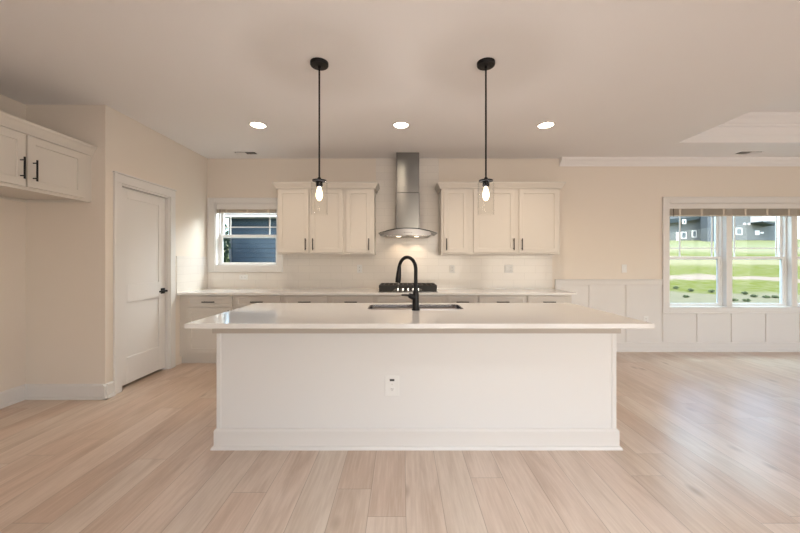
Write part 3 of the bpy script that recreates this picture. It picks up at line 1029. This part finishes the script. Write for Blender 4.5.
# faucet (camera side of the sink, spout arching away and to the left)
fx, fy = 0.103, 2.543
t = thing('kitchen_faucet', 'tall matte black gooseneck pull down faucet on the island', 'faucet', (fx, fy, ZC))
put('faucet_base', B().lathe(fx, fy, [(0.030, ZC), (0.030, ZC + 0.006), (0.0265, ZC + 0.012), (0.0255, ZC + 0.05), (0.024, ZC + 0.115), (0.017, ZC + 0.165), (0.0145, ZC + 0.19)], 24), M['black'], t, True)
hxv = (-0.135, 0.150)
L_ = math.hypot(*hxv)
ux, uy = hxv[0] / L_, hxv[1] / L_
Rr = 0.094
zc = 1.325 - 0.0145 - Rr
pts = [(fx, fy, ZC + 0.16), (fx, fy, ZC + 0.24), (fx, fy, zc)]
for k in range(1, 19):
    a = k * R(166) / 18
    d = Rr * (1 - math.cos(a))
    pts.append((fx + ux * d, fy + uy * d, zc + Rr * math.sin(a)))
put('faucet_spout', B().tube(pts, 0.0135, 16), M['black'], t, True)
last = Vector(pts[-1])
dr = (Vector(pts[-1]) - Vector(pts[-2])).normalized()
dr = (dr + Vector((0, 0, -1.5))).normalized()
hp = [last, last + dr * 0.02, last + dr * 0.05, last + dr * 0.10, last + dr * 0.128]
put('spray_head', B().tube(hp, [0.0145, 0.0165, 0.019, 0.0225, 0.0215], 18), M['black'], t, True)
hb0 = Vector((fx, fy, ZC + 0.088))
hd = Vector((-0.80, -0.25, 0.42)).normalized()
f = B().tube([hb0, hb0 + hd * 0.045, hb0 + hd * 0.06], [0.022, 0.0205, 0.017], 16)
hh = put('handle_hub', f, M['black'], t, True)
f = B().tube([hb0 + hd * 0.05, hb0 + hd * 0.06 + Vector((-0.02, -0.005, 0.0)), hb0 + hd * 0.06 + Vector((-0.055, -0.015, 0.002))], [0.008, 0.0075, 0.006], 12)
put('lever_handle', f, M['black'], hh, True)

# ------------------------------------------------------------------ outlets and switches
def outlet(name, label, x, y, z, w, h, horizontal=False, kind='duplex', group=None):
    t = thing(name, label, 'outlet' if kind != 'switch' else 'switch', (x, y, z), group)
    put('face_plate', B().box(x - w / 2, x + w / 2, y - 0.006, y, z - h / 2, z + h / 2, 0.002), M['plate'], t)
    def rec(cx_, cz_):
        r_ = put('receptacle', B().box(cx_ - 0.017, cx_ + 0.017, y - 0.0085, y - 0.006, cz_ - 0.014, cz_ + 0.014, 0.001), M['plate'], t)
        s_ = B()
        if horizontal:
            s_.box(cx_ - 0.005, cx_ + 0.005, y - 0.0092, y - 0.0085, cz_ - 0.007, cz_ - 0.0045)
            s_.box(cx_ - 0.005, cx_ + 0.005, y - 0.0092, y - 0.0085, cz_ + 0.0045, cz_ + 0.007)
        else:
            s_.box(cx_ - 0.007, cx_ - 0.0045, y - 0.0092, y - 0.0085, cz_ - 0.003, cz_ + 0.007)
            s_.box(cx_ + 0.0045, cx_ + 0.007, y - 0.0092, y - 0.0085, cz_ - 0.003, cz_ + 0.007)
            s_.box(cx_ - 0.002, cx_ + 0.002, y - 0.0092, y - 0.0085, cz_ - 0.010, cz_ - 0.006)
        put('socket_slot', s_, M['slot'], r_)
    if kind == 'duplex':
        if horizontal:
            rec(x - 0.022, z); rec(x + 0.022, z)
        else:
            rec(x, z - 0.022); rec(x, z + 0.022)
    elif kind == 'double':
        put('rocker', B().box(x - 0.042, x - 0.010, y - 0.010, y - 0.006, z - 0.032, z + 0.032, 0.002), M['plate'], t)
        g = B().box(x + 0.010, x + 0.042, y - 0.0085, y - 0.006, z - 0.032, z + 0.032, 0.001)
        r_ = put('receptacle', g, M['plate'], t)
        s_ = B()
        for dz in (-0.018, 0.016):
            for sx_ in (0.019, 0.0305):
                put('socket_slot', B().box(x + sx_, x + sx_ + 0.0025, y - 0.0092, y - 0.0085, z + dz - 0.004, z + dz + 0.005), M['slot'], r_)
    elif kind == 'switch':
        put('rocker', B().box(x - 0.016, x + 0.016, y - 0.010, y - 0.006, z - 0.032, z + 0.032, 0.002), M['plate'], t)
    elif kind == 'usb':
        put('usb_port', B().box(x - 0.016, x + 0.016, y - 0.0075, y - 0.0055, z + 0.033, z + 0.047), M['slot'], t)
        put('screw', B().tube([(x, y - 0.006, z + 0.012), (x, y - 0.0085, z + 0.012)], 0.0035, 10), M['grey_slot'], t)
        rec(x, z - 0.022)
    return t
outlet('outlet', 'white outlet plate with a dark port on the front of the island', -0.068, IY0, 0.428, 0.098, 0.138, kind='usb')
TYf = YB - 0.009
GO = 'white outlet plates on the tile backsplash'
outlet('outlet', 'white sideways outlet plate on the tile under the small window', -2.245, TYf, 1.056, 0.115, 0.07, True, group=GO)
outlet('outlet', 'white outlet plate on the tile under the left wall cabinets', -0.600, TYf, 1.175, 0.07, 0.115, group=GO)
outlet('outlet', 'white single outlet plate on the tile right of the hood', 0.712, TYf, 1.172, 0.07, 0.115, group=GO)
outlet('outlet', 'white double plate on the tile under the widest wall cabinet', 1.512, TYf, 1.172, 0.115, 0.115, kind='double', group=GO)
outlet('light_switch', 'white switch plate on the wall left of the dining window', 3.155, YB, 1.178, 0.07, 0.115, kind='switch')
outlet('outlet', 'white outlet plate low on the wainscot past the island end', 3.46, YB - 0.004, 0.445, 0.07, 0.115)

# ------------------------------------------------------------------ pendants
def pendant(px, label):
    t = thing('pendant_light', label, 'pendant lamp', (px, 2.5, H), 'black pendant lights over the island')
    y = 2.5
    ca = put('ceiling_canopy', B().lathe(px, y, [(0.066, H), (0.066, H - 0.018), (0.062, H - 0.024), (0.012, H - 0.027), (0.010, H - 0.045)], 32), M['black'], t, True)
    for s_ in (-1, 1):
        put('screw', B().lathe(px + s_ * 0.036, y, [(0.006, H - 0.024), (0.006, H - 0.030), (0.004, H - 0.032)], 10), M['iron'], ca, True)
    put('pendant_rod', B().tube([(px, y, H - 0.03), (px, y, 1.87)], 0.0065, 12), M['black'], t, True)
    put('shade_cap', B().lathe(px, y, [(0.012, 1.895), (0.016, 1.880), (0.051, 1.876), (0.052, 1.872), (0.051, 1.867), (0.012, 1.866)], 32), M['black'], t, True)
    put('lamp_socket', B().lathe(px, y, [(0.024, 1.868), (0.025, 1.835), (0.021, 1.828), (0.016, 1.826)], 24), M['black'], t, True)
    g = B()
    seg = 40
    ro, ri = 0.0585, 0.0570
    g.lathe(px, y, [(ro - 0.004, 1.862), (ro, 1.855), (ro, 1.622), (ri, 1.622), (ri, 1.855), (ri - 0.004, 1.861)], seg, False)
    put('glass_shade', g, M['shade'], t, True)
    g = B().lathe(px, y, [(0.012, 1.828), (0.014, 1.815), (0.020, 1.795), (0.0245, 1.775), (0.024, 1.757), (0.017, 1.737), (0.007, 1.726), (0.002, 1.724)], 24)
    put('light_bulb', g, M['bulb'], t, True)
    light('pendant_bulb_light', 'POINT', (px, y, 1.772), (0, 0, 0), 7.5, (1.0, 0.93, 0.90), shadow_soft_size=0.016)
pendant(-0.608, 'black rod pendant with glowing bulb, left of the range hood')
pendant(0.617, 'black rod pendant with glowing bulb, right of the range hood')

# ------------------------------------------------------------------ recessed lights
def recessed(x, y, label, power=37, color=(1.0, 0.80, 0.60), group='recessed lights in the kitchen ceiling', cone=150):
    t = thing('recessed_light', label, 'ceiling light', (x, y, H), group)
    put('trim_ring', B().lathe(x, y, [(0.098, H), (0.098, H - 0.004), (0.078, H - 0.007), (0.076, H - 0.002), (0.076, H)], 36, False), M['trim'], t, True)
    put('light_lens', B().lathe(x, y, [(0.076, H - 0.0005), (0.076, H - 0.002), (0.05, H - 0.003)], 36), M['lens'], t)
    light('recessed_lamp_light', 'SPOT', (x, y, H - 0.03), (0, 0, 0), power, color, spot_size=R(cone), spot_blend=0.9, shadow_soft_size=0.07 if y > 1 else 0.22)
recessed(-1.54, 3.64, 'glowing recessed ceiling light above the small left window, leftmost of three')
recessed(-0.01, 3.64, 'glowing recessed ceiling light in front of the range hood, middle of three')
recessed(1.54, 3.64, 'glowing recessed ceiling light above the right wall cabinets, rightmost of three')

NEUTRAL = (0.80, 0.93, 1.0)  # for unseen downlights added to brighten the floor near the camera
for k, (x, y) in enumerate(((-1.1, 0.15), (0.45, 0.15), (2.0, 0.15), (0.45, -1.6), (2.6, -1.6))):
    nm = ('left one in the row above the viewer', 'middle one in the row above the viewer', 'right one in the row above the viewer', 'left one of the pair behind the viewer', 'right one of the pair behind the viewer')[k]
    recessed(x, y, 'unseen added fill downlight, ' + nm, (6, 360, 105, 20, 20)[k], NEUTRAL, 'added fill downlights out of view', 105 if y > 0 else 150)

# ------------------------------------------------------------------ ceiling registers
def register(x, y, label):
    t = thing('ceiling_vent', label, 'vent', (x, y, H), 'metal ceiling registers')
    put('vent_frame', B().box(x - 0.15, x + 0.15, y - 0.055, y + 0.055, H - 0.004, H, 0.001), M['ceiling'], t)
    put('vent_opening', B().box(x - 0.135, x + 0.135, y - 0.042, y + 0.042, H - 0.006, H - 0.004), M['ventdark'], t)
    s = B()
    for k in range(11):
        for d in (-1, 1):
            xx = x + d * (0.008 + 0.0115 * k)
            if d < 0:
                s.loops([[(xx, y - 0.042, H - 0.012), (xx + 0.0008, y - 0.042, H - 0.012), (xx + 0.008, y - 0.042, H - 0.006), (xx + 0.007, y - 0.042, H - 0.006)],
                         [(xx, y + 0.042, H - 0.012), (xx + 0.0008, y + 0.042, H - 0.012), (xx + 0.008, y + 0.042, H - 0.006), (xx + 0.007, y + 0.042, H - 0.006)]])
            else:
                s.loops([[(xx, y - 0.042, H - 0.012), (xx + 0.0008, y - 0.042, H - 0.012), (xx - 0.006, y - 0.042, H - 0.006), (xx - 0.007, y - 0.042, H - 0.006)],
                         [(xx, y + 0.042, H - 0.012), (xx + 0.0008, y + 0.042, H - 0.012), (xx - 0.006, y + 0.042, H - 0.006), (xx - 0.007, y + 0.042, H - 0.006)]])
    put('vent_louver', s, M['ceiling'], t)
register(-2.10, 4.575, 'dark slotted ceiling vent above the small left window')
register(4.65, 4.56, 'dark slotted ceiling vent above the dining window')

# ------------------------------------------------------------------ outdoors
def ground():
    b = B()
    ys = [YB + 0.2, 10, 14, 16, 20, 25, 30, 36, 42, 50, 58, 66, 80, 120]
    def z(y):
        return -0.45 if y < 16 else -0.45 + (y - 16) * 0.1216 if y < 66 else -0.45 + 50 * 0.1216
    xs_ = [-60, -30, -10, 0, 10, 20, 40, 60, 100, 140]
    vs_ = [[b.bm.verts.new((x, y, z(y) + 0.12 * math.sin(x * 0.35 + y * 0.2) * (1 if y > 18 else 0.1))) for x in xs_] for y in ys]
    for i in range(len(ys) - 1):
        for j in range(len(xs_) - 1):
            b.bm.faces.new((vs_[i][j], vs_[i][j + 1], vs_[i + 1][j + 1], vs_[i + 1][j]))
    return b
struct('ground', ground(), M['grass'], 'sunny grassy slope outside with a pale dirt track', smooth=True)

# neighbour's blue house outside the small window
t = thing('blue_house', 'slate blue sided house with white eave seen through the small window', 'house', (-3, 14.5, -0.45))
hY = 12.5
put('house_wall', B().box(-6.3, 4.5, hY, hY + 7, -0.45, 2.86), M['blue_siding'], t)
put('corner_board', B().box(-6.36, -6.26, hY - 0.03, hY + 0.1, -0.45, 2.86), M['dark_siding'], t)
put('eave_board', B().box(-6.7, 4.9, hY - 0.45, hY - 0.40, 2.86, 3.02).box(-6.7, 4.9, hY - 0.40, hY, 2.86, 2.89), M['white_ext'], t)
g = B()
g.loops([[(-6.8, hY - 0.5, 3.02), (-6.8, hY + 7.5, 3.02), (-6.8, hY + 3.5, 5.0)], [(5, hY - 0.5, 3.02), (5, hY + 7.5, 3.02), (5, hY + 3.5, 5.0)]])
put('house_roof', g, M['shingle'], t)

def foliage(name, label, cat, x, y, z, rx, rz, n, leaf, m, group=None, trunk=True):
    t = thing(name, label, cat, (x, y, z), group)
    g = B()
    for k in range(n):
        a = random.random() * 2 * PI; c_ = random.uniform(-1, 1); r = random.random() ** 0.4
        s_ = math.sqrt(1 - c_ * c_)
        p = Vector((x + rx * r * s_ * math.cos(a), y + rx * r * s_ * math.sin(a), z + rz + rz * 0.98 * r * c_))
        u = Vector((random.gauss(0, 1), random.gauss(0, 1), random.gauss(0, 1))).normalized()
        v = u.orthogonal().normalized()
        q = [p + u * leaf, p + v * leaf * 0.5, p - u * leaf, p - v * leaf * 0.5]
        g.bm.faces.new([g.bm.verts.new(w_) for w_ in q])
    put('foliage', g, m, t)
    put('stem', B().tube([(x, y, z), (x, y, z + rz)], [rx * 0.1, rx * 0.04], 8), M['bark'], t)
    return t
foliage('evergreen_tree', 'dark leafy tree at the left edge beside the blue house', 'tree', -6.5, 11.15, -0.45, 0.75, 2.0, 1500, 0.13, M['leaf'])
GS = 'low green weeds along the bank outside the dining window'
def gy(y):
    return -0.45 if y < 16 else -0.45 + (y - 16) * 0.1216
WEEDS = ((676, 288.5, 'leftmost dark weed clump in the left pane of the dining window'), (691, 291, 'weed clump near the middle of the left pane of the dining window'),
         (712, 292, 'wide weed clump near the right edge of the left pane'), (686, 297.5, 'lowest weed clump in the left pane of the dining window'),
         (734, 301, 'lowest left weed clump in the right pane of the dining window'), (746.5, 301.5, 'small weed clump beside the lowest left one in the right pane'),
         (745, 294, 'topmost weed clump in the right pane of the dining window'), (754, 297, 'middle weed clump in the right pane of the dining window'),
         (766.5, 298, 'larger weed clump right of the middle in the right pane'), (775, 298, 'rightmost weed clump in the right pane of the dining window'))
for px, py, lb in WEEDS:
    Y_ = 1.729 * 340 / (py - 261.4)
    if Y_ > 16:
        Y_ = 1249.5 / (py - 220.1)
    foliage('weed_clump', lb, 'weed', (px - 402) * Y_ / 340, Y_, gy(Y_) - 0.02, 0.13, 0.07, 110, 0.045, M['leaf_dry'], GS)

# houses on the hill
def hpt(px, py, Y):
    return (px - 402) * Y / 340, 1.279 + (261.4 - py) * Y / 340
def hwin(parent, px0, px1, py0, py1, Y, glass=True, off=0.0):
    x0, z1 = hpt(px0, py0, Y); x1, z0 = hpt(px1, py1, Y)
    f = put('house_window', B().box(x0, x1, Y - 0.12, Y + 0.02, z0, z1), M['white_ext'], parent)
    if glass:
        i = 0.14
        put('window_pane', B().box(x0 + i, x1 - i, Y - 0.15, Y - 0.12, z0 + i, z1 - i), M['dark_glass'], f)
HY = 60.0
x0, zb_ = hpt(650, 240.5, HY); x1, _ = hpt(706.3, 240, HY)
t = thing('grey_house', 'pale grey sided house with a dark lower roof, left pane of the dining window', 'house', ((x0 + x1) / 2, HY, zb_ - 1))
put('house_wall', B().box(x0, x1, HY, HY + 9, zb_ - 1.2, 12.0), M['grey_siding'], t)
put('corner_board', B().box(x1 - 0.1, x1 + 0.15, HY - 0.05, HY + 0.2, zb_ - 0.5, 12.0), M['white_ext'], t)
A_ = [hpt(650, 226, HY), hpt(705.5, 218.6, HY), hpt(705.5, 217.2, HY), hpt(690, 217.6, HY), hpt(650, 221, HY)]
put('porch_roof', B().loops([[(a, HY - 1.2, z) for a, z in A_], [(a, HY, z) for a, z in A_]]), M['shingle'], t)
hwin(t, 680.6, 686, 232, 238.6, HY); hwin(t, 691.6, 696, 230.5, 237.5, HY); hwin(t, 701.8, 706, 229.6, 236.5, HY)
hwin(t, 682, 685.6, 219.5, 224, HY - 1.25)
hwin(t, 676, 679.8, 232.5, 241, HY, False)
xr, zr = hpt(695, 255, HY)
g = B().loops([[(x0 - 0.5, HY - 0.4, 12.0), (x0 - 0.5, HY + 9.4, 12.0), (x0 - 0.5, HY + 4.5, 15.0)], [(x1 + 0.5, HY - 0.4, 12.0), (x1 + 0.5, HY + 9.4, 12.0), (x1 + 0.5, HY + 4.5, 15.0)]])
put('house_roof', g, M['shingle'], t)

x0, zb_ = hpt(707.5, 241.5, 57.0); x1, _ = hpt(723.5, 240, 57.0)
t = thing('dark_grey_house', 'darker grey house between the two lighter grey houses on the hill', 'house', ((x0 + x1) / 2, 57, zb_ - 1))
put('house_wall', B().box(x0, x1, 57.0, 58.3, zb_ - 1.2, 11.5), M['dark_siding'], t)
hwin(t, 716.6, 720.5, 228, 236.8, 57.0)
g = B().loops([[(x0 - 0.2, 56.7, 11.5), (x0 - 0.2, 58.4, 11.5), (x0 - 0.2, 58, 12.6)], [(x1 + 0.2, 56.7, 11.5), (x1 + 0.2, 58.4, 11.5), (x1 + 0.2, 58, 12.6)]])
put('house_roof', g, M['shingle'], t)

x0, zb_ = hpt(731.8, 239, HY); x1, _ = hpt(775.5, 240, HY)
t = thing('grey_house', 'large grey sided house with a deck, right pane of the dining window', 'house', ((x0 + x1) / 2, HY, zb_ - 1))
put('house_wall', B().box(x0, x1, HY, HY + 9, zb_ - 1.2, 12.0), M['grey_siding'], t)
hwin(t, 735.4, 741.6, 228, 235, HY)
for a, b_ in ((743, 745.2), (747.4, 749.6), (759, 761.4)):
    hwin(t, a, b_, 223, 225, HY, False)
hwin(t, 755, 759, 230.5, 235, HY, False); hwin(t, 760, 763, 232, 233.6, HY, False)
g = B().loops([[(x0 - 0.5, HY - 0.4, 12.0), (x0 - 0.5, HY + 9.4, 12.0), (x0 - 0.5, HY + 4.5, 15.0)], [(x1 + 0.5, HY - 0.4, 12.0), (x1 + 0.5, HY + 9.4, 12.0), (x1 + 0.5, HY + 4.5, 15.0)]])
put('house_roof', g, M['shingle'], t)
xa, za = hpt(762.5, 221.2, HY - 2); xb, zb2 = hpt(784, 212, HY - 2)
put('white_bay', B().box(xa, xb, HY - 2, HY, za, zb2 + 0.6), M['white_ext'], t)
A_ = [hpt(762.5, 221.4, HY - 2), hpt(775.5, 223.4, HY - 2), hpt(775.5, 225.4, HY - 2), hpt(762.5, 222.4, HY - 2)]
put('bay_beam', B().loops([[(a, HY - 2.1, z) for a, z in A_], [(a, HY, z) for a, z in A_]]), M['shingle'], t)
g = B()
for k in range(5):
    xa, za = hpt(777, 230.5 + 0 * k - 2.2 * k + 3, HY - 2); xb, zb2 = hpt(783.5, 226 - 2.2 * k + 3, HY - 2)
    g.tube([(xa, HY - 2, za), (xb, HY - 2, zb2)], 0.09, 6)
for px in (776.6, 784):
    xa, za = hpt(px, 241, HY - 2); _, zb2 = hpt(px, 222, HY - 2)
    g.box(xa - 0.12, xa + 0.12, HY - 2.1, HY - 1.9, za, zb2)
put('stair_railing', g, M['white_ext'], t)
xa, _ = hpt(781, 240, 57)
foliage('round_shrub', 'round green shrub beside the white stair railing', 'shrub', xa, 57, gy(57) - 0.05, 0.4, 0.8, 220, 0.2, M['leaf'])
